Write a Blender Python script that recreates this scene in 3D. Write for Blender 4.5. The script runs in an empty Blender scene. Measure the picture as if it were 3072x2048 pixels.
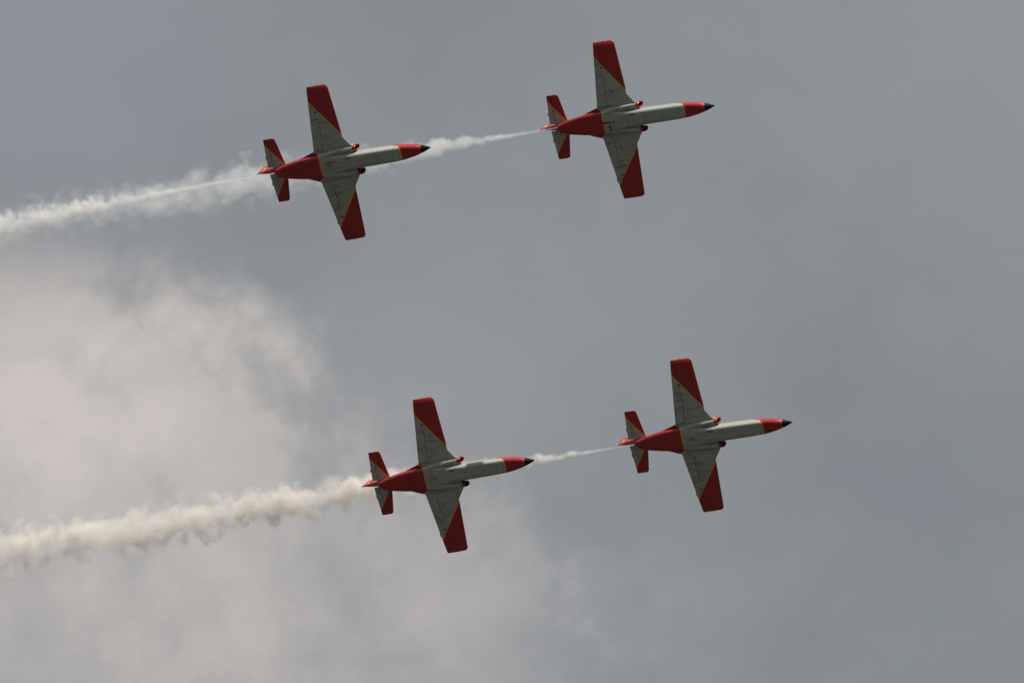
import bpy, bmesh, math, random
from mathutils import Vector, Matrix, Quaternion

C = bpy.context
S = C.scene
COL = S.collection

# ------------------------------------------------------------------ camera
PITCH = math.radians(30.0)                      # the lens looks up at the formation
F_PX = 300.0 / 22.7 * 3072                      # focal length in photo pixels
CAM_POS = Vector((0.0, 0.0, 1.7))
cam_data = bpy.data.cameras.new("camera")
cam_data.lens = 300.0
cam_data.sensor_width = 22.7
cam_data.clip_start = 0.5
cam_data.clip_end = 120000.0
cam = bpy.data.objects.new("camera", cam_data)
cam.location = CAM_POS
cam.rotation_euler = (math.radians(90.0) + PITCH, 0.0, 0.0)
COL.objects.link(cam)
S.camera = cam
RIGHT = Vector((1, 0, 0))
UP = Vector((0, -math.sin(PITCH), math.cos(PITCH)))
BACK = Vector((0, -math.cos(PITCH), -math.sin(PITCH)))      # from the scene towards the lens
VIEW = Matrix((RIGHT, UP, BACK)).transposed()               # view axes -> world axes


def view_to_world(p):
    return CAM_POS + VIEW @ Vector(p)


# ------------------------------------------------------------------ render / exposure
S.render.engine = 'CYCLES'
S.view_settings.view_transform = 'Standard'
S.view_settings.look = 'None'
S.view_settings.exposure = 0.0
S.view_settings.gamma = 1.0
S.cycles.use_denoising = True
S.cycles.volume_bounces = 14
S.cycles.max_bounces = 16
S.cycles.volume_max_steps = 1024
S.cycles.volume_step_rate = 1.0

# ------------------------------------------------------------------ sun direction
sun_view = Vector((0.22, 0.95, 0.08)).normalized()
SUN = (VIEW @ sun_view).normalized()
SUN_EL = math.asin(SUN.z)
SUN_ROT = math.atan2(SUN.x, SUN.y)

# ------------------------------------------------------------------ node expressions


class Ex:
    """a float socket with operators, for writing node maths as formulas"""
    tree = None

    def __init__(self, s):
        self.s = s

    @staticmethod
    def op(o, *a, clamp=False):
        n = Ex.tree.nodes.new('ShaderNodeMath')
        n.operation = o
        n.use_clamp = clamp
        for i, v in enumerate(a):
            if isinstance(v, Ex):
                Ex.tree.links.new(v.s, n.inputs[i])
            else:
                n.inputs[i].default_value = float(v)
        return Ex(n.outputs[0])

    def __add__(a, b): return Ex.op('ADD', a, b)
    __radd__ = __add__
    def __sub__(a, b): return Ex.op('SUBTRACT', a, b)
    def __rsub__(a, b): return Ex.op('SUBTRACT', b, a)
    def __mul__(a, b): return Ex.op('MULTIPLY', a, b)
    __rmul__ = __mul__
    def __truediv__(a, b): return Ex.op('DIVIDE', a, b)
    def __neg__(a): return Ex.op('MULTIPLY', a, -1.0)


def emax(a, b): return Ex.op('MAXIMUM', a, b)
def emin(a, b): return Ex.op('MINIMUM', a, b)
def eabs(a): return Ex.op('ABSOLUTE', a)
def sat(a): return Ex.op('ADD', a, 0.0, clamp=True)
def gauss(q): return Ex.op('EXPONENT', -q)


def smooth(x, a, b):
    n = Ex.tree.nodes.new('ShaderNodeMapRange')
    n.interpolation_type = 'SMOOTHSTEP'
    Ex.tree.links.new(x.s, n.inputs['Value'])
    n.inputs['From Min'].default_value = a
    n.inputs['From Max'].default_value = b
    return Ex(n.outputs['Result'])


def noise(vec, scale, detail=4.0, rough=0.55, dist=0.0):
    n = Ex.tree.nodes.new('ShaderNodeTexNoise')
    n.inputs['Scale'].default_value = scale
    n.inputs['Detail'].default_value = detail
    n.inputs['Roughness'].default_value = rough
    n.inputs['Distortion'].default_value = dist
    Ex.tree.links.new(vec, n.inputs['Vector'])
    return Ex(n.outputs[0])


def mix(fac, a, b):
    n = Ex.tree.nodes.new('ShaderNodeMix')
    n.data_type = 'RGBA'
    ins = [i for i in n.inputs if i.type == 'RGBA']
    if isinstance(fac, Ex):
        Ex.tree.links.new(fac.s, n.inputs[0])
    else:
        n.inputs[0].default_value = fac
    for i, v in zip(ins, (a, b)):
        if isinstance(v, bpy.types.NodeSocket):
            Ex.tree.links.new(v, i)
        else:
            i.default_value = (*v, 1.0)
    return [o for o in n.outputs if o.type == 'RGBA'][0]


def combine(x, y, z):
    n = Ex.tree.nodes.new('ShaderNodeCombineXYZ')
    for i, v in enumerate((x, y, z)):
        if isinstance(v, Ex):
            Ex.tree.links.new(v.s, n.inputs[i])
        else:
            n.inputs[i].default_value = v
    return n.outputs[0]


def lin(*rgb):
    return tuple((c / 255 / 12.92) if c <= 10 else ((c / 255 + 0.055) / 1.055) ** 2.4 for c in rgb)


# ------------------------------------------------------------------ sky
world = bpy.data.worlds.new("World")
S.world = world
world.use_nodes = True
wt = world.node_tree
wt.nodes.clear()
Ex.tree = wt
sky = wt.nodes.new('ShaderNodeTexSky')
sky.sky_type = 'NISHITA'
sky.sun_disc = False
sky.sun_elevation = SUN_EL
sky.sun_rotation = SUN_ROT
wtc = wt.nodes.new('ShaderNodeTexCoord')
DIR = wtc.outputs['Generated']


def dirdot(v):
    n = wt.nodes.new('ShaderNodeVectorMath')
    n.operation = 'DOT_PRODUCT'
    wt.links.new(DIR, n.inputs[0])
    n.inputs[1].default_value = v
    return Ex(n.outputs['Value'])


# a cloud bank low in the west: compass offsets (degrees) from the bearing of the display
DEG = 180 / math.pi
az = dirdot(RIGHT) * DEG            # degrees to the right of the display
el = dirdot(UP) * DEG               # degrees above it
v3 = combine(az, el, dirdot(BACK) * DEG)
n_big = noise(v3, 0.55, 3.0, 0.5)
n_mid = noise(v3, 1.25, 8.0, 0.56, 0.35)
n_fine = noise(v3, 3.6, 7.0, 0.6, 0.3)
streak = noise(combine(az * 0.8 - el * 0.6, (az * 0.6 + el * 0.8) * 2.1, 0.0), 0.95, 7.0, 0.55, 0.25)


def lobe(a0, e0, sa, se):
    da, de = (az - a0) * (1 / sa), (el - e0) * (1 / se)
    return gauss(da * da + de * de)


wob = (n_mid - 0.5) * 1.15 + (n_fine - 0.5) * 0.55 + (n_big - 0.5) * 0.30
# the bright bank: its edge runs from upper left to lower right, and it stops below the upper smoke
q_edge = ((el - 0.4) + (az + 1.60) * 0.755) * -0.8 + wob
bank = smooth(q_edge, -0.26, 0.36) * smooth(el + wob * 0.6, 0.70, 0.22)
patchy = 0.74 + smooth(n_mid * 0.6 + n_fine * 0.4, 0.36, 0.60) * 0.30
bright = bank * patchy * (lobe(-2.1, -0.9, 1.9, 2.2) * 0.34 + 0.115) + bank * patchy * lobe(-1.95, -0.25, 1.0, 0.62) * 0.40 + bank * patchy * lobe(-1.25, 0.12, 0.42, 0.32) * 0.24
thin = lobe(0.1, 0.2, 1.1, 0.8) * 0.09 + lobe(-0.55, -0.35, 0.75, 0.6) * 0.13 + lobe(2.2, 1.5, 1.2, 1.0) * 0.14 + lobe(-2.1, 1.3, 1.0, 0.8) * 0.10 + lobe(2.3, 0.1, 0.4, 0.35) * 0.05 + lobe(-1.7, -1.35, 1.3, 0.5) * 0.14 + lobe(-0.2, -1.3, 0.9, 0.4) * 0.09 + lobe(0.6, -1.15, 0.45, 0.28) * 0.05 - lobe(-1.32, -0.1, 0.22, 0.15) * 0.14
grain = (n_mid - 0.5) * 0.46 + (n_big - 0.5) * 0.20 + (n_fine - 0.5) * 0.12
lum = sat(bright + thin + (streak - 0.5) * (0.10 + 0.16 * bank) + grain * (0.38 + 0.62 * bank) + 0.085)
cr = wt.nodes.new('ShaderNodeValToRGB')
wt.links.new(lum.s, cr.inputs[0])
els = cr.color_ramp.elements
els[0].position, els[0].color = 0.0, (*lin(127, 133, 138), 1)
els[1].position, els[1].color = 1.0, (*lin(206, 198, 193), 1)
for p, c in ((0.12, (138, 144, 147)), (0.3, (154, 156, 158)), (0.5, (172, 170, 169)), (0.75, (191, 186, 182))):
    e = els.new(p)
    e.color = (*lin(*c), 1)
vm = wt.nodes.new('ShaderNodeVectorMath')
vm.operation = 'SCALE'
wt.links.new(sky.outputs[0], vm.inputs[0])
vm.inputs['Scale'].default_value = 0.06
mauve = mix(lobe(-2.0, 1.2, 1.0, 0.7) * 0.55, cr.outputs[0], lin(146, 145, 155))
skycol = mix(0.95, vm.outputs[0], mauve)
bg = wt.nodes.new('ShaderNodeBackground')
wt.links.new(skycol, bg.inputs['Color'])
bg.inputs['Strength'].default_value = 1.0
wo = wt.nodes.new('ShaderNodeOutputWorld')
wt.links.new(bg.outputs[0], wo.inputs['Surface'])

# ------------------------------------------------------------------ sun
sl = bpy.data.lights.new("sun", 'SUN')
sl.energy = 5.0
sl.angle = math.radians(0.53)
sl.color = (1.0, 0.98, 0.955)
so = bpy.data.objects.new("sun", sl)
so.rotation_mode = 'QUATERNION'
so.rotation_quaternion = SUN.to_track_quat('Z', 'Y')
so.location = (0, 0, 60)
COL.objects.link(so)

# ------------------------------------------------------------------ materials
OX, OZ = 6.5, 0.7                 # the jets' own origin sits under the wing; formulas below count from the nose tip


def new_mat(name):
    m = bpy.data.materials.new(name)
    m.use_nodes = True
    t = m.node_tree
    t.nodes.clear()
    Ex.tree = t
    out = t.nodes.new('ShaderNodeOutputMaterial')
    return m, t, out


def xyz(t):
    tc = t.nodes.new('ShaderNodeTexCoord')
    sp = t.nodes.new('ShaderNodeSeparateXYZ')
    t.links.new(tc.outputs['Object'], sp.inputs[0])
    return tc.outputs['Object'], Ex(sp.outputs[0]) - OX, Ex(sp.outputs[1]), Ex(sp.outputs[2]) - OZ


def principled(t, out, col, rough=0.35, coat=0.0, metal=0.0, spec=0.5):
    p = t.nodes.new('ShaderNodeBsdfPrincipled')
    if isinstance(col, bpy.types.NodeSocket):
        t.links.new(col, p.inputs['Base Color'])
    else:
        p.inputs['Base Color'].default_value = (*col, 1)
    if isinstance(rough, Ex):
        t.links.new(rough.s, p.inputs['Roughness'])
    else:
        p.inputs['Roughness'].default_value = rough
    p.inputs['Metallic'].default_value = metal
    p.inputs['Specular IOR Level'].default_value = spec
    p.inputs['Coat Weight'].default_value = coat
    p.inputs['Coat Roughness'].default_value = 0.12
    t.links.new(p.outputs[0], out.inputs['Surface'])
    return p


RED = (0.42, 0.011, 0.013)
YELLOW = (0.78, 0.36, 0.012)
GREY = (0.43, 0.445, 0.395)


def livery(name, masks, band=0.05, dirt_scale=1.0):
    """grey paint, red where a mask is positive, a yellow line along the edge; oil and soot streaks run aft"""
    m, t, out = new_mat(name)
    vec, x, y, z = xyz(t)
    oi = t.nodes.new('ShaderNodeObjectInfo')
    rnd = Ex(oi.outputs['Random'])
    s = None
    for f in masks:
        r = f(x, y, z)
        s = r if s is None else emax(s, r)
    dv = combine(x * 0.55 + rnd * 40.0, y * 2.6 + rnd * 13.0, z * 1.5)
    d1 = noise(dv, 1.6, 5.0, 0.62)
    d2 = noise(dv, 7.0, 4.0, 0.6)
    blot = noise(combine(x + rnd * 21.0, y, z + rnd * 9.0), 3.2, 3.0, 0.5)
    aft = smooth(-x, 4.0, 8.0)
    dirt = sat(smooth(d1, 0.44, 0.78) * (0.30 + 0.42 * aft) + smooth(d2, 0.55, 0.8) * 0.14 + smooth(blot, 0.56, 0.74) * 0.5 * aft) * dirt_scale
    g = mix(dirt, GREY, (0.13, 0.115, 0.08))
    # panel seams: thin darker lines on a loose grid
    def seam(v, step, w):
        a = Ex.op('PINGPONG', v, step * 0.5)
        return smooth(a, w, 0.0)
    def door(x0, x1, y0, y1, w=0.016):
        ya = eabs(y)
        q = emax(eabs(x - (x0 + x1) / 2) - abs(x1 - x0) / 2, eabs(ya - (y0 + y1) / 2) - (y1 - y0) / 2)
        return smooth(eabs(q), w, w * 0.3) * smooth(z, 0.0, -0.1)
    doors = emax(emax(door(-3.2, -2.1, -0.17, 0.17), door(-7.35, -6.25, 0.06, 0.60)), door(-6.95, -6.55, 0.95, 1.72))
    dirt = sat(dirt + doors * 0.9)
    seams = emax(seam(x + 0.21, 1.13, 0.020), seam(y + 0.09, 0.94, 0.017)) * 0.5
    g = mix(seams, g, (0.12, 0.115, 0.10))
    soot = smooth(noise(combine(x * 0.9 + rnd * 7.0, y * 2.2, z + rnd * 3.0), 2.6, 4.0, 0.6), 0.52, 0.72) * smooth(-x, 7.9, 8.6) * smooth(-x, 10.6, 9.2) * 0.75
    rd = mix(sat(dirt * 0.8 + soot + seams * 0.35), RED, (0.07, 0.010, 0.010))
    c = mix(smooth(s, -band - 0.006, -band + 0.006), g, YELLOW)
    c = mix(smooth(s, -0.006, 0.006), c, rd)
    principled(t, out, c, 0.30 + dirt * 0.35, coat=0.8)
    return m


def m_front(x, y, z):
    zl = emin(emax((-1.93 - x) * 0.63, 0.0) - 0.42, 0.17)
    side = (z - zl) * 0.8
    corner = emax(eabs(y) - 0.34, 0.0) * 1.2
    return emax(emin(side, smooth(-x, 9.0, 1.9) * 3.0), x + 1.93 + corner)


def m_rear(x, y, z):
    return (-7.72 - emax(eabs(y) - 0.74, 0.0) * 1.45 - x)


def m_wing(x, y, z):
    return (x + 5.80) * 0.805 + (eabs(y) - 1.91) * 0.594


def m_tail(x, y, z):
    return (x + 10.60) * 0.804 + (eabs(y) - 0.30) * 0.595


def m_lip(x, y, z):
    return x - z * 0.13 + 5.27


MAT = {}
MAT['fuselage'] = livery("fuselage_paint", [m_front, m_rear], 0.075)
MAT['wing'] = livery("wing_paint", [m_wing, m_rear], 0.065)
MAT['tail'] = livery("tailplane_paint", [m_tail], 0.055, 0.6)
MAT['duct'] = livery("intake_duct_paint", [m_rear, m_lip], 0.05)


def red_mat():
    m, t, out = new_mat("red_paint")
    vec, x, y, z = xyz(t)
    d = noise(combine(x * 0.6, y * 2.5, z * 2.5), 2.2, 5.0, 0.6)
    c = mix(smooth(d, 0.5, 0.8) * 0.4, RED, (0.14, 0.012, 0.012))
    tipband = smooth(z, 1.945, 1.965)
    c = mix(tipband, c, YELLOW)
    principled(t, out, c, 0.3, coat=0.35)
    return m


def plain(name, col, rough=0.4, metal=0.0, coat=0.0, var=0.25, spec=0.5):
    m, t, out = new_mat(name)
    vec, x, y, z = xyz(t)
    d = noise(vec, 4.0, 4.0, 0.6)
    c = mix(smooth(d, 0.35, 0.75) * var, col, tuple(v * 0.45 for v in col))
    principled(t, out, c, rough, metal=metal, coat=coat, spec=spec)
    return m


MAT['red'] = red_mat()
MAT['black'] = plain("radome_black", (0.005, 0.0055, 0.007), 0.6, spec=0.15)
MAT['dark'] = plain("soot_gap_dark", (0.018, 0.017, 0.016), 0.7)
MAT['metal'] = plain("burnt_metal", (0.10, 0.085, 0.075), 0.42, metal=0.8)
MAT['fan'] = plain("fan_metal", (0.11, 0.10, 0.095), 0.5, metal=0.3)
MAT['white'] = plain("white_fitting", (0.78, 0.77, 0.74), 0.3, var=0.1)
MAT['yellow'] = plain("yellow_numeral", (0.80, 0.46, 0.05), 0.4, var=0.1)
MAT['patch'] = plain("red_patch", (0.34, 0.016, 0.014), 0.4)
MAT['stain'] = plain("oil_stain", (0.045, 0.04, 0.03), 0.6)
MAT['aerial'] = plain("pale_aerial", (0.42, 0.42, 0.40), 0.6, var=0.1)
m, t, out = new_mat("canopy_glass")
g = principled(t, out, (0.03, 0.035, 0.04), 0.06, coat=0.6)
g.inputs['Transmission Weight'].default_value = 0.55
MAT['glass'] = m

# ------------------------------------------------------------------ mesh helpers
OFF = Vector((OX, 0, OZ))


class MB:
    def __init__(self):
        self.v, self.f = [], []

    def ring_loft(self, rings, cap0=True, cap1=True):
        n = len(rings[0])
        b = len(self.v)
        for r in rings:
            self.v += [tuple(Vector(p) + OFF) for p in r]
        for i in range(len(rings) - 1):
            for j in range(n):
                a, c = b + i * n + j, b + i * n + (j + 1) % n
                self.f.append((a, c, c + n, a + n))
        if cap0:
            self.f.append(tuple(range(b + n - 1, b - 1, -1)))
        if cap1:
            e = b + (len(rings) - 1) * n
            self.f.append(tuple(range(e, e + n)))

    def box(self, c, s):
        r = [[(c[0] + dx * s[0] / 2, c[1] + sy * s[1] / 2, c[2] + sz * s[2] / 2) for sy, sz in ((-1, -1), (1, -1), (1, 1), (-1, 1))] for dx in (-1, 1)]
        self.ring_loft(r)

    def build(self, name, mat, parent, smooth_deg=38):
        me = bpy.data.meshes.new(name)
        me.from_pydata(self.v, [], self.f)
        bm = bmesh.new()
        bm.from_mesh(me)
        bmesh.ops.recalc_face_normals(bm, faces=bm.faces)
        ang = math.radians(smooth_deg)
        for f in bm.faces:
            f.smooth = True
        for e in bm.edges:
            if len(e.link_faces) == 2 and e.calc_face_angle(0) > ang:
                e.smooth = False
        bm.to_mesh(me)
        bm.free()
        me.materials.append(mat)
        o = bpy.data.objects.new(name, me)
        COL.objects.link(o)
        o.parent = parent
        return o


def spow(c, p):
    return math.copysign(abs(c) ** p, c)


def superring(x, yc, hw, zb, zt, zeq, nb=2.6, nt=2.2, n=40):
    r = []
    for i in range(n):
        a = 2 * math.pi * i / n
        c, s = math.cos(a), math.sin(a)
        e = nt if s >= 0 else nb
        h = (zt - zeq) if s >= 0 else (zeq - zb)
        r.append((x, yc + hw * spow(c, 2 / e), zeq + h * spow(s, 2 / e)))
    return r


def interp(keys, x):
    if x >= keys[0][0]:
        return keys[0][1:]
    for a, b in zip(keys, keys[1:]):
        if b[0] <= x <= a[0]:
            k = (x - b[0]) / (a[0] - b[0])
            return tuple(q + (p - q) * k for p, q in zip(a[1:], b[1:]))
    return keys[-1][1:]


def smoothkeys(keys, n):
    """Catmull-Rom through the key stations"""
    out = []
    K = [keys[0]] + keys + [keys[-1]]
    for i in range(1, len(K) - 2):
        for j in range(n):
            t = j / n
            p = []
            for a, b, c, d in zip(K[i - 1], K[i], K[i + 1], K[i + 2]):
                p.append(0.5 * (2 * b + (c - a) * t + (2 * a - 5 * b + 4 * c - d) * t * t + (3 * b - a - 3 * c + d) * t ** 3))
            out.append(tuple(p))
    out.append(keys[-1])
    return out


def yt(c, t):
    return 5 * t * (0.345 * math.sqrt(max(c, 0)) - 0.126 * c - 0.3516 * c * c + 0.2843 * c ** 3 - 0.1036 * c ** 4)


def foil_ring(sec, c0, c1, n=12, axis='y'):
    """closed outline of an aerofoil between chord fractions c0 and c1"""
    pos, xle, xte, zle, zte, th = sec
    ch = xle - xte
    up, lo = [], []
    for i in range(n + 1):
        k = i / n
        c = c0 + (c1 - c0) * (k * k if c0 < 0.01 else k)
        x = xle - ch * c
        zc = zle + (zte - zle) * c
        h = yt(c, th) + 0.004
        up.append((x, zc + h * 1.25))
        lo.append((x, zc - h * 0.75))
    pts = up + lo[::-1]
    if axis == 'y':
        return [(x, pos, z) for x, z in pts]
    return [(x, z, pos) for x, z in pts]          # fin: thickness along y


def strip(mb, secs, cuts, axis='y', n=12):
    mb.ring_loft([foil_ring(s, a, b, n, axis) for s, (a, b) in zip(secs, cuts)])


# ------------------------------------------------------------------ aerofoil geometry of the jet
def wing_sec(y):
    a = abs(y)
    if a < 1.72:
        xle = -5.25 - (a - 0.98) * 0.743
        if a < 0.98:
            xle = -5.25 - (0.98 - a) * 0.25
    else:
        xle = -5.80 - (a - 1.72) * 0.083
    xte = -7.98 + (a - 1.05) * 0.1012
    if a < 1.05:
        xte = -7.98 - (1.05 - a) * 3.05
    zte = -0.46 + (a - 1.05) * 0.0985
    zle = -0.27 + (a - 1.72) * 0.084
    if a < 1.05:
        zte = -0.46 + (1.05 - a) * 0.35
    ch = xle - xte
    th = min(0.35 - (a - 1.0) * 0.033, 0.36)
    if a > 5.02:                                   # rounded tip
        k = min((a - 5.02) / 0.28, 0.999)
        f = math.sqrt(1 - k * k)
        th *= 0.25 + 0.75 * f
        xle -= 0.26 * (1 - f)
        zte += 0.05 * k
        zle += 0.05 * k
    ch = xle - xte
    return (y, xle, xte, zle, zte, th / ch)


def frac(sec, x):
    return (sec[1] - x) / (sec[1] - sec[2])


def flap_hinge(a):
    return -7.29 + (a - 1.06) * 0.049


def ail_hinge(a):
    return -7.31 + (a - 3.13) * 0.077


def tail_sec(y):
    a = abs(y)
    xle = -10.55 - (a - 0.15) * 0.178
    xte = -11.86 + (a - 0.15) * 0.075
    th = 0.125 - 0.03 * (a - 0.15)
    z = 0.47
    if a > 1.98:
        k = min((a - 1.98) / 0.18, 0.999)
        f = math.sqrt(1 - k * k)
        th *= 0.25 + 0.75 * f
        xle -= 0.17 * (1 - f)
    return (y, xle, xte, z, z, th / (xle - xte))


def elev_hinge(a):
    return -11.46 + (a - 0.2) * 0.025


def fin_sec(z):
    xle = -10.35 - (z - 0.6) * 0.98
    xte = -12.63 - (z - 0.31) * 0.082
    th = 0.15 - 0.035 * (z - 0.6)
    if z > 1.9:
        k = min((z - 1.9) / 0.13, 0.999)
        f = math.sqrt(1 - k * k)
        th *= 0.3 + 0.7 * f
        xle -= 0.12 * (1 - f)
    return (z, xle, xte, 0.0, 0.0, th / (xle - xte))


def rud_hinge(z):
    return -11.80 - (z - 0.55) * 0.40


def lin_range(a, b, n):
    return [a + (b - a) * i / (n - 1) for i in range(n)]


def numeral(ch, parent):
    cu = bpy.data.curves.new("numeral", 'FONT')
    cu.body = ch
    cu.size = 0.86
    cu.align_x = 'CENTER'
    cu.extrude = 0.003
    cu.offset = 0.012
    tmp = bpy.data.objects.new("numeral_curve", cu)
    COL.objects.link(tmp)
    C.view_layer.update()
    me = bpy.data.meshes.new_from_object(tmp.evaluated_get(C.evaluated_depsgraph_get()))
    bpy.data.objects.remove(tmp)
    bpy.data.curves.remove(cu)
    # starboard side of the rudder: reading direction runs towards the nose (+x), up is +z, slanted with the fin
    for v in me.vertices:
        a, b, c = v.co
        v.co = Vector((-12.40 + a * 0.62 - (b - 0.3) * 0.08, -0.062 - c, 0.70 + b)) + OFF
    me.materials.clear()
    me.materials.append(MAT['yellow'])
    me.name = "numeral"
    o = bpy.data.objects.new("numeral", me)
    COL.objects.link(o)
    o.parent = parent
    return o


def make_jet():
    root = bpy.data.objects.new("training_jet", None)
    root.empty_display_size = 2.0
    COL.objects.link(root)

    # fuselage: x, half width, bottom, top, equator
    keys = [(-0.655, .262, -.285, .235, -.02), (-1.0, .355, -.385, .33, -.02), (-1.5, .437, -.475, .44, 0.0), (-2.0, .488, -.54, .54, .02),
            (-2.6, .515, -.59, .61, .04), (-3.4, .53, -.615, .68, .06), (-4.2, .54, -.63, .72, .06), (-5.0, .545, -.65, .75, .05),
            (-5.8, .575, -.675, .77, .0), (-6.5, .64, -.70, .77, -.08), (-7.2, .72, -.71, .75, -.15), (-8.0, .77, -.70, .73, -.2),
            (-8.9, .71, -.68, .68, -.24), (-9.7, .585, -.64, .55, -.27), (-10.4, .45, -.605, .30, -.29), (-10.88, .315, -.595, .03, -.30)]
    st = smoothkeys(keys, 4)
    rings = []
    for x, hw, zb, zt, ze in st:
        nb = 2.05 + 2.9 * max(0, min(1, (-x - 0.68) / 1.0))
        if x < -8.2:
            nb = 4.95 - 2.0 * max(0, min(1, (-x - 9.3) / 1.58))
        nt = 2.05 + 0.35 * max(0, min(1, (-x - 0.7) / 1.8))
        rings.append(superring(x, 0, hw, zb, zt, ze, nb, nt, 48))
    mb = MB()
    mb.ring_loft(rings)
    fus = mb.build("fuselage", MAT['fuselage'], root)
    # fittings on the belly, each a sub-part
    mb = MB(); mb.box((-5.65, -0.29, -0.668), (0.40, 0.065, 0.014)); mb.build("vent_slot", MAT['dark'], fus)
    mb = MB(); mb.ring_loft([superring(x, 0, h, -0.62 - d, -0.60, -0.61, 2, 2, 12) for x, h, d in ((-3.34, .012, .01), (-3.40, .018, .03), (-3.64, .02, .04), (-3.74, .012, .02))]); mb.build("blade_aerial", MAT['aerial'], fus)
    mb = MB(); mb.ring_loft([superring(x, 0.26, h, -0.565 - d, -0.55, -0.56, 2, 2, 12) for x, h, d in ((-2.32, .01, .005), (-2.37, .05, .02), (-2.45, .03, .02), (-2.50, .008, .005))]); mb.build("taxi_lamp", MAT['white'], fus)
    mb = MB(); mb.ring_loft([superring(x, -0.04, h, -0.645 - d, -0.63, -0.64, 2, 2, 12) for x, h, d in ((-4.80, .01, .005), (-4.84, .04, .03), (-4.88, .01, .005))]); mb.build("drain_mast", MAT['dark'], fus)
    for yy, xx in ((-0.24, -0.90), (0.115, -0.90)):
        mb = MB(); mb.box((xx, yy, -0.345 if yy > 0 else -0.315), (0.24, 0.014, 0.02)); mb.build("pitot_strake", MAT['patch'], fus)
    for yy, ln, xx in ((-0.02, 0.62, -7.12), (0.07, 0.50, -7.02)):
        mb = MB(); mb.box((xx, yy, -0.712), (ln, 0.022, 0.012)); mb.build("oil_streak", MAT['stain'], fus)

    # radome
    mb = MB()
    prof = [(0.0, .004, .004), (-0.06, .034, 0.0), (-0.2, .095, -.005), (-0.4, .176, -.012), (-0.652, .2615, -.0215)]
    rr = [superring(x, 0, r, zc - r, zc + r, zc, 2, 2, 32) for x, r, zc in smoothkeys(prof, 3)]
    mb.ring_loft(rr)
    nose = mb.build("nose_cone", MAT['black'], root)

    # canopy
    mb = MB()
    ck = [(-2.35, .10, .52, .62), (-2.8, .27, .5, .80), (-3.4, .36, .55, 1.02), (-4.2, .39, .6, 1.17), (-5.0, .40, .62, 1.24), (-5.8, .37, .62, 1.20), (-6.5, .30, .6, 1.0), (-7.0, .18, .6, .80)]
    mb.ring_loft([superring(x, 0, hw, zb, zt, zb + 0.1, 2, 2.1, 28) for x, hw, zb, zt in smoothkeys(ck, 3)])
    can = mb.build("canopy", MAT['glass'], root)
    for x in (-3.2, -4.55, -5.7):
        hw, zb, zt = interp(ck, x)
        mb = MB()
        mb.ring_loft([superring(x + d, 0, hw + .012, zb, zt + .012, zb + 0.1, 2, 2.1, 28) for d in (.03, -.03)])
        mb.build("canopy_frame", MAT['red'], can)

    # tail boom above the exhaust
    mb = MB()
    bk = [(-8.6, .34, .0, .66, .3), (-9.6, .33, .0, .70, .3), (-10.4, .295, .02, .72, .34), (-11.0, .235, .06, .72, .38), (-11.6, .165, .12, .70, .42), (-12.2, .09, .20, .64, .44), (-12.63, .03, .27, .52, .42)]
    mb.ring_loft([superring(x, 0, hw, zb, zt, ze, 2.3, 2.2, 28) for x, hw, zb, zt, ze in smoothkeys(bk, 3)])
    boom = mb.build("tail_boom", MAT['red'], root)
    mb = MB()
    mb.ring_loft([superring(x, 0, r, .36 - r, .36 + r, .36, 2, 2, 14) for x, r in ((-12.60, .035), (-12.66, .05), (-12.72, .035), (-12.74, .008))])
    mb.build("tail_light", MAT['white'], boom)

    # exhaust
    zc = -0.29
    mb = MB()
    pr = [(-10.85, .285), (-10.90, .276), (-10.92, .268), (-10.92, .255), (-10.85, .25), (-10.55, .24)]
    mb.ring_loft([superring(x, 0, r, zc - r, zc + r, zc, 2, 2, 32) for x, r in pr], cap0=False)
    ex = mb.build("exhaust_nozzle", MAT['dark'], root)
    mb = MB()
    mb.ring_loft([[(x, -0.17 + .03 * math.cos(a), -0.06 + .03 * math.sin(a)) for a in lin_range(0, 2 * math.pi * 11 / 12, 12)] for x in (-10.7, -11.02)])
    mb.build("smoke_pipe", MAT['dark'], ex)

    for s in (1, -1):
        # ---- wing
        mb = MB()
        ys = [0.35, 0.6, 0.8, 0.95, 1.05]
        strip(mb, [wing_sec(s * a) for a in ys], [(0, 1)] * len(ys))
        ys = [1.05, 1.4, 1.715, 1.725, 2.4, 3.11]
        secs = [wing_sec(s * a) for a in ys]
        strip(mb, secs, [(0, frac(q, flap_hinge(a) + 0.016)) for q, a in zip(secs, ys)])
        ys = [3.11, 3.8, 4.4, 4.95]
        secs = [wing_sec(s * a) for a in ys]
        strip(mb, secs, [(0, frac(q, ail_hinge(a) + 0.006)) for q, a in zip(secs, ys)])
        ys = [4.95, 5.02, 5.10, 5.17, 5.22, 5.26, 5.285, 5.30]
        strip(mb, [wing_sec(s * a) for a in ys], [(0, 1)] * len(ys))
        w = mb.build("wing", MAT['wing'], root)
        mb = MB()
        ys = [1.075, 1.6, 2.3, 3.09]
        secs = [wing_sec(s * a) for a in ys]
        strip(mb, secs, [(frac(q, flap_hinge(a) - 0.016), 1) for q, a in zip(secs, ys)])
        mb.build("flap", MAT['wing'], w)
        mb = MB()
        ys = [3.13, 3.8, 4.4, 4.93]
        secs = [wing_sec(s * a) for a in ys]
        strip(mb, secs, [(frac(q, ail_hinge(a) - 0.006), 1) for q, a in zip(secs, ys)])
        al = mb.build("aileron", MAT['wing'], w)
        mb = MB()
        for ys, hf in (([1.03, 2.0, 3.12], flap_hinge), ([3.12, 4.0, 4.97], ail_hinge)):
            secs = [wing_sec(s * a) for a in ys]
            secs = [(q[0], q[1], q[2], q[3] + 0.012, q[4] + 0.012, q[5] * 0.45) for q in secs]
            strip(mb, secs, [(frac(q, hf(a) + 0.06), frac(q, hf(a) - 0.06)) for q, a in zip(secs, ys)], n=3)
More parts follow.
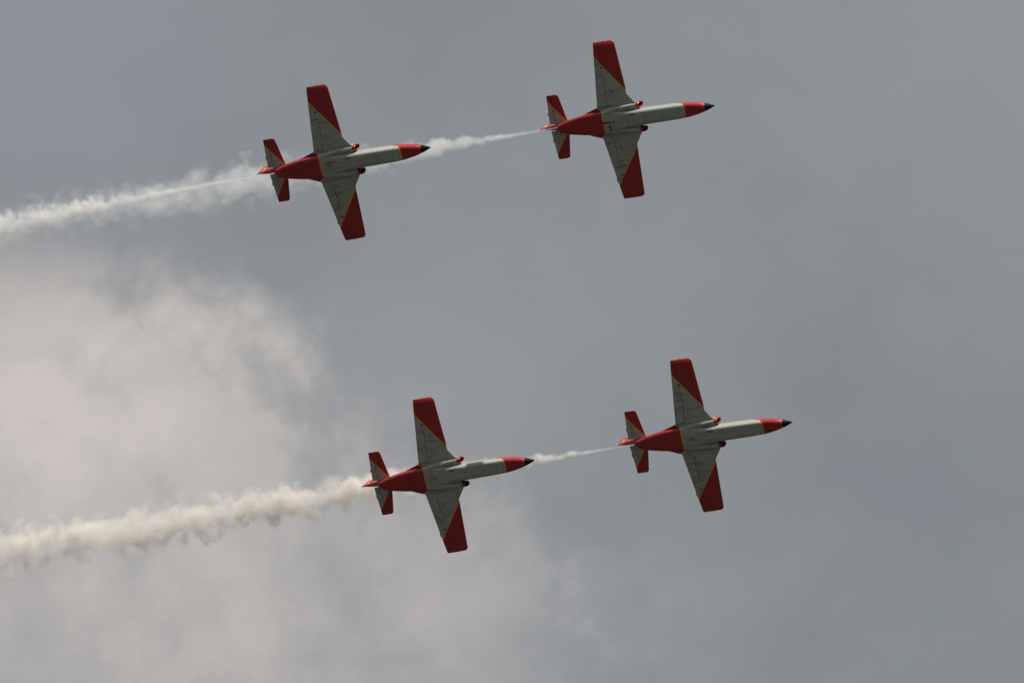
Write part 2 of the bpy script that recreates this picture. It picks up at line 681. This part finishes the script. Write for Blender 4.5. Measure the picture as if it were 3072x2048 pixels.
        for a in (1.062, 3.11, 4.94):
            ys = [a - 0.05, a + 0.05]
            secs = [wing_sec(s * b) for b in ys]
            secs = [(q[0], q[1], q[2], q[3] + 0.008, q[4] + 0.004, q[5] * 0.4) for q in secs]
            strip(mb, secs, [(0.68, 0.985)] * 2, n=5)
        mb.build("hinge_light_seal", MAT['dark'], w)  # dark strips added inside the flap and aileron gaps to block daylight
        def under(x, a, d):
            q = wing_sec(s * a)
            c = frac(q, x)
            return q[3] + (q[4] - q[3]) * c - 0.75 * (yt(c, q[5]) + 0.004) - d
        # jack point disc with a pale centre
        zz = under(-6.86, 1.9, 0)
        mb = MB()
        mb.ring_loft([[(-6.86 + r * math.cos(a), s * 1.9 + r * math.sin(a), zz - d) for a in lin_range(0, 2 * math.pi * 15 / 16, 16)] for r, d in ((.085, -.01), (.085, .006), (.05, .012))])
        mb.build("access_cap", MAT['stain'], w)
        mb = MB()
        mb.ring_loft([[(-6.86 + r * math.cos(a), s * 1.9 + r * math.sin(a), zz - d) for a in lin_range(0, 2 * math.pi * 11 / 12, 12)] for r, d in ((.045, .0), (.045, .03), (.02, .045))])
        mb.build("beacon_stud", MAT['white'], w)
        # aileron hinge brackets
        for a in (3.62,):
            xx = ail_hinge(a) + 0.02
            mb = MB(); mb.box((xx, s * a, under(xx, a, 0.012)), (0.18, 0.05, 0.05)); mb.build("hinge_bracket", MAT['stain'], w)
        # wingtip lamp
        q = wing_sec(s * 5.2)
        mb = MB(); mb.ring_loft([superring(x, s * 5.295, r, 0.06 - r, 0.06 + r, 0.06, 2, 2, 10) for x, r in ((-6.80, .008), (-6.84, .03), (-6.92, .03), (-6.97, .008))]); mb.build("wingtip_lamp", MAT['dark'], w)
        if s > 0:
            mb = MB()
            xt = wing_sec(3.97)[2]
            mb.box((xt - 0.005, 3.97, -0.46 + (3.97 - 1.05) * 0.0985), (0.10, 0.26, 0.012)); mb.build("trim_tab", MAT['wing'], w)

        # ---- intake duct
        mb = MB()
        dk = [(-5.12, .83, .185, -.03, .365), (-5.5, .82, .225, -.05, .43), (-6.1, .785, .27, -.07, .51), (-6.8, .70, .30, -.10, .545), (-7.5, .58, .32, -.12, .56), (-8.2, .47, .30, -.12, .54), (-8.8, .38, .28, -.10, .45)]
        def duct_ring(x, yc, hy, zc, hz, rake):
            return [(px + 0.13 * pz * rake, py, pz) for px, py, pz in superring(x, s * yc, hy, zc - hz, zc + hz, zc, 2.4, 2.4, 32)]
        sk = smoothkeys(dk, 4)
        rings = [duct_ring(*k, max(0, 1 - i / 6)) for i, k in enumerate(sk)]
        def lr(x, k):
            return duct_ring(x, .83, .185 - k, -.03, .365 - k, 1)
        lipr = [lr(-5.115, 0), lr(-5.085, .01), lr(-5.075, .022), lr(-5.085, .036), lr(-5.12, .044), lr(-5.16, .046)]
        mb.ring_loft(rings, cap0=False, cap1=True)
        d = mb.build("intake_duct", MAT['duct'], root)
        mb = MB(); mb.ring_loft(lipr, cap0=False, cap1=False); mb.build("intake_lip", MAT['red'], d)
        mb = MB(); mb.ring_loft([lr(-5.161, .046), duct_ring(-5.6, .80, .15, -.03, .33, .5), duct_ring(-5.85, .76, .17, -.04, .34, 0)], cap0=False, cap1=True); mb.build("duct_throat", MAT['fan'], d)
        mb = MB(); mb.box((-5.22, s * 0.585, -0.2), (0.16, 0.11, 0.03)); mb.build("splitter_strut", MAT['dark'], d)

        # ---- tailplane
        ys = [0.12, 0.5, 1.0, 1.5, 1.98, 2.04, 2.09, 2.13, 2.155]
        secs = [tail_sec(s * a) for a in ys]
        mb = MB()
        strip(mb, secs, [(0, frac(q, elev_hinge(a) + 0.009)) for q, a in zip(secs, ys)], n=8)
        tp = mb.build("tailplane", MAT['tail'], root)
        mb = MB()
        sm = MB()
        sy = [0.2, 1.0, 2.0]
        ss = [tail_sec(s * a) for a in sy]
        ss = [(q[0], q[1], q[2], q[3] + 0.008, q[4] + 0.008, q[5] * 0.4) for q in ss]
        strip(sm, ss, [(frac(q, elev_hinge(a) + 0.05), frac(q, elev_hinge(a) - 0.05)) for q, a in zip(ss, sy)], n=3)
        sm.build("hinge_light_seal", MAT['dark'], tp)  # added dark filler, keeps light from shining through the elevator gap
        ys = [0.24] + ys[1:]
        secs = [tail_sec(s * a) for a in ys]
        strip(mb, secs, [(frac(q, elev_hinge(a) - 0.009), 1) for q, a in zip(secs, ys)], n=6)
        el_ = mb.build("elevator", MAT['tail'], tp)
        mb = MB(); mb.box((-11.815, s * 0.90, 0.47), (0.10, 0.19, 0.014)); mb.build("elevator_tab", MAT['tail'], tp)
        mb = MB(); mb.box((-11.42, s * 1.08, 0.405), (0.05, 0.03, 0.05)); mb.build("hinge_bracket", MAT['stain'], tp)

    # ---- fin and rudder
    zs = [0.5, 0.8, 1.2, 1.6, 1.9, 1.96, 2.0, 2.025]
    secs = [fin_sec(z) for z in zs]
    mb = MB()
    strip(mb, secs, [(0, frac(q, rud_hinge(z) + 0.012)) for q, z in zip(secs, zs)], 'z', 8)
    fin = mb.build("fin", MAT['red'], root)
    mb = MB()
    zs = [0.56] + zs[1:]
    secs = [fin_sec(z) for z in zs]
    strip(mb, secs, [(frac(q, rud_hinge(z) - 0.012), 1) for q, z in zip(secs, zs)], 'z', 6)
    mb.build("rudder", MAT['red'], fin)
    numeral("1", fin)
    return root


def children_of(o):
    return [c for c in bpy.data.objects if c.parent == o]


def copy_tree(o, parent=None):
    c = o.copy()
    COL.objects.link(c)
    c.parent = parent
    for ch in children_of(o):
        copy_tree(ch, c)
    return c


# ------------------------------------------------------------------ the four jets: attitude in view axes, place in the sky
JETS = [
    # focal scale (photo px per metre), nose pixel, attitude rows, numeral, label
    (45.1373, (2378.57, 1265.22), [[0.9341, 0.20981, 0.28886], [0.12906, -0.95282, 0.27474], [0.33287, -0.21935, -0.9171]], "1",
     "red and pale grey jet at lower right, nothing but open sky ahead of it"),
    (45.6763, (2145.35, 316.77), [[0.92809, 0.19594, 0.31663], [0.13391, -0.96909, 0.2072], [0.34744, -0.1499, -0.92564]], "4",
     "highest red and pale grey jet, with small red patches on its grey belly"),
    (45.9819, (1293.56, 441.86), [[0.91042, 0.24352, 0.33443], [0.14549, -0.94522, 0.2922], [0.38727, -0.21737, -0.89598]], "3",
     "leftmost red and grey jet, its nose in the smoke of the highest jet"),
    (45.3188, (1605.27, 1379.36), [[0.9202, 0.2198, 0.32392], [0.14584, -0.96041, 0.23737], [0.36327, -0.17119, -0.91582]], "2",
     "lowest red and grey jet, oil smudged, thick white smoke all around its tail"),
]


def jet_matrix(s, uv, R):
    D = F_PX / s
    t = Vector(((uv[0] - 1536) / F_PX * D, -(uv[1] - 1024) / F_PX * D, -D))
    ray = t.normalized()
    Q = Vector((0, 0, -1)).rotation_difference(ray).to_matrix()
    A = VIEW @ (Q @ Matrix(R))
    M = A.to_4x4()
    M.translation = view_to_world(t) + A @ (-OFF)
    return M


first = make_jet()
roots = []
for i, (s, uv, R, num, label) in enumerate(JETS):
    r = first if i == 0 else copy_tree(first)
    roots.append(r)
for r, (s, uv, R, num, label) in zip(roots, JETS):
    r.matrix_world = jet_matrix(s, uv, R)
    r['label'] = label
    r['category'] = 'jet'
    r['group'] = 'aerobatic jets flying in box formation'
    if num != "1":
        for f in children_of(r):
            if f.name.startswith("fin"):
                old = [c for c in children_of(f) if c.name.startswith("numeral")]
                for c in old:
                    bpy.data.objects.remove(c)
                numeral(num, f)
# red patches under the belly of the highest jet only
fus = [c for c in children_of(roots[1]) if c.name.startswith("fuselage")][0]
mb = MB(); mb.ring_loft([[(-7.22, .20, -.712), (-7.33, .20, -.712), (-7.30, .58, -.700), (-7.19, .58, -.700)], [(-7.22, .20, -.720), (-7.33, .20, -.720), (-7.30, .58, -.71), (-7.19, .58, -.71)]])
mb.build("red_patch", MAT['patch'], fus)
mb = MB(); mb.ring_loft([[(-7.74, -.05, -.705), (-7.74, .07, -.705), (-7.2, .05, -.713), (-7.2, -.06, -.713)], [(-7.74, -.05, -.717), (-7.74, .07, -.717), (-7.2, .05, -.722), (-7.2, -.06, -.722)]])
mb.build("red_patch", MAT['patch'], fus)

# ------------------------------------------------------------------ smoke trails


def smoke_material(name, L, stops, dens, seed, bump, puff, amp, colour, soft=0.55):
    m, t, out = new_mat(name)
    tc = t.nodes.new('ShaderNodeTexCoord')
    sp = t.nodes.new('ShaderNodeSeparateXYZ')
    t.links.new(tc.outputs['Object'], sp.inputs[0])
    x, y, z = (Ex(sp.outputs[i]) for i in range(3))
    k = x / L
    def ramp(vals):
        n = t.nodes.new('ShaderNodeFloatCurve')
        cv = n.mapping.curves[0]
        while len(cv.points) < len(vals):
            cv.points.new(0.5, 0.5)
        for p, (a, b) in zip(cv.points, vals):
            p.location = (a, b)
            p.handle_type = 'AUTO'
        n.mapping.update()
        t.links.new(k.s, n.inputs['Value'])
        return Ex(n.outputs[0])
    rmax = max(b for a, b in stops)
    r = ramp([(a, b / rmax) for a, b in stops]) * rmax
    dmax = max(b for a, b in dens)
    dn = ramp([(a, b / dmax) for a, b in dens]) * dmax
    zc = k * (1.0 - k) * (4.0 * bump)
    sv = combine(x + seed, y, z)
    wv = noise(combine(x * 0.9 + seed, 0.0, 0.0), 0.8, 2.0, 0.5) - 0.5
    zz = z - zc - wv * r * 0.5
    rad = Ex.op('SQRT', y * y + zz * zz) / emax(r, 0.02)
    big = noise(sv, puff * 0.7, 2.0, 0.45, 0.2)
    fine = noise(sv, puff * 2.4, 2.0, 0.5, 0.2)
    grow = sat(r * 1.5 + 0.12)
    b1 = eabs(noise(sv, puff * 0.85, 0.0, 0.5, 0.0) * 2.0 - 1.0)      # rounded, cauliflower-like bulges
    b2 = eabs(noise(sv, puff * 2.0, 1.0, 0.5, 0.0) * 2.0 - 1.0)
    d = rad * 1.02 + ((big - 0.5) * amp * 0.95 + (0.22 - b1) * amp * 0.75 + (0.22 - b2) * amp * 0.42) * grow
    body = smooth(d, 1.0, soft)
    patch = noise(combine(x * 0.7 + seed, y * 0.3, z * 0.3), 0.55, 2.0, 0.5)
    density = body * dn * sat(0.40 + (fine - 0.3) * 1.8) * (0.5 + smooth(patch, 0.3, 0.65) * 0.75)
    v = t.nodes.new('ShaderNodeVolumePrincipled')
    v.inputs['Color'].default_value = (*colour, 1)
    v.inputs['Anisotropy'].default_value = 0.15
    t.links.new(density.s, v.inputs['Density'])
    t.links.new(v.outputs[0], out.inputs['Volume'])
    m.cycles.volume_step_rate = 0.06
    return m


def trail(start_uv, D0, end_uv, slope, stops, dens, seed, bump, puff, amp, label, colour=(0.994, 0.955, 0.903), soft=0.08):
    D1 = D0
    for _ in range(4):
        dx = (start_uv[0] - 1536) / F_PX * D0 - (end_uv[0] - 1536) / F_PX * D1
        D1 = D0 + dx * slope
    def P(uv, D):
        return view_to_world(((uv[0] - 1536) / F_PX * D, -(uv[1] - 1024) / F_PX * D, -D))
    a, b = P(start_uv, D0), P(end_uv, D1)
    L = (b - a).length
    ex = (b - a).normalized()
    ez = (UP - ex * UP.dot(ex)).normalized()
    ey = ez.cross(ex)
    M = Matrix((ex, ey, ez)).transposed().to_4x4()
    M.translation = a
    n, seg = 48, 24
    keys = sorted(stops, key=lambda q: -q[0])
    v, f = [], []
    for i in range(n + 1):
        k = (i / n) ** 1.5
        r = 0.0
        for (k0, r0), (k1, r1) in zip(stops, stops[1:]):
            if k0 <= k <= k1:
                r = r0 + (r1 - r0) * (k - k0) / (k1 - k0)
        r = r * 1.36 + 0.012
        zc = 4 * bump * k * (1 - k)
        for j in range(seg):
            an = 2 * math.pi * j / seg
            v.append((k * L, r * math.cos(an), zc + r * math.sin(an)))
    for i in range(n):
        for j in range(seg):
            p, q = i * seg + j, i * seg + (j + 1) % seg
            f.append((p, q, q + seg, p + seg))
    f.append(tuple(range(seg - 1, -1, -1)))
    f.append(tuple(range(n * seg, n * seg + seg)))
    me = bpy.data.meshes.new("smoke_trail")
    me.from_pydata(v, [], f)
    me.update()
    me.materials.append(smoke_material("smoke_volume", L, stops, dens, seed, bump, puff, amp, colour, soft))
    o = bpy.data.objects.new("smoke_trail", me)
    COL.objects.link(o)
    o.matrix_world = M
    o['label'] = label
    o['category'] = 'smoke trail'
    o['group'] = 'display smoke trails behind the jets'
    return o


def depth_of(i, p):
    M = roots[i].matrix_world
    w = M @ (Vector(p) + OFF)
    return -(VIEW.transposed() @ (w - CAM_POS)).z


NOZ = (-11.0, -0.15, -0.1)
trail((1905, 1332.5), depth_of(0, NOZ), (-140, 1680), 0.365,
      [(0, .05), (.03, .10), (.08, .24), (.15, .46), (.25, .84), (.40, 1.22), (.55, 1.40), (.75, 1.55), (1, 1.6)],
      [(0, 18.0), (.05, 8.0), (.12, 4.5), (.25, 2.8), (.4, 2.6), (.6, 2.4), (1, 2.0)], 3.1, 0.05, 1.0, 1.5,
      "lowest, thickest white smoke plume with beige underside, from the lower right jet")
trail((1672, 383.5), depth_of(1, NOZ), (-140, 712), 0.374,
      [(0, .055), (.03, .12), (.08, .26), (.15, .48), (.25, .88), (.40, 1.4), (.55, 1.65), (.75, 1.65), (1, 1.5)],
      [(0, 20.0), (.05, 8.0), (.12, 4.2), (.2, 2.2), (.3, 1.15), (.5, .85), (.75, .55), (1, .40)], 17.7, 0.10, 0.9, 1.5,
      "thin white smoke from the highest jet, fading into wispy puffs behind the leftmost jet", colour=(0.998, 0.985, 0.968))
trail((825, 519), depth_of(2, NOZ), (-140, 710), 0.40,
      [(0, .05), (.06, .08), (.15, .16), (.28, .30), (.45, .54), (.65, .80), (.85, 1.05), (1, 1.2)],
      [(0, 12.0), (.1, 9.0), (.25, 6.0), (.5, 3.6), (1, 2.4)], 31.3, 0.12, 2.0, 1.5,
      "narrow bright white smoke core from the leftmost jet out past the left edge", colour=(0.997, 0.980, 0.955))
trail((1138, 1454.5), depth_of(3, NOZ), (-140, 1700), 0.385,
      [(0, .03), (.05, .05), (.1, .12), (.18, .2), (.3, .34), (.6, .6), (1, .8)],
      [(0, 10.0), (.06, 8.0), (.13, 5.0), (.2, 2.6), (.4, 1.2), (1, .8)], 47.9, 0.06, 1.6, 1.2,
      "short beige smoke streak from the lower left jet, merging into the thick white plume")

# ------------------------------------------------------------------ ground far below (out of the picture, it lights the bellies)
m, t, out = new_mat("grass_and_earth")
tc = t.nodes.new('ShaderNodeTexCoord')
n1 = noise(tc.outputs['Object'], 0.004, 5.0, 0.6)
n2 = noise(tc.outputs['Object'], 0.05, 4.0, 0.6)
c = mix(smooth(n1, 0.35, 0.65), (0.024, 0.025, 0.017), (0.036, 0.032, 0.023))
c = mix(smooth(n2, 0.4, 0.7) * 0.5, c, (0.016, 0.018, 0.011))
principled(t, out, c, 0.9)
me = bpy.data.meshes.new("ground")
R_ = 40000.0
vs = [(R_ * math.cos(2 * math.pi * i / 64), R_ * math.sin(2 * math.pi * i / 64), 0) for i in range(64)]
me.from_pydata(vs, [], [tuple(range(64))])
me.materials.append(m)
g = bpy.data.objects.new("ground", me)
g['kind'] = 'structure'
COL.objects.link(g)
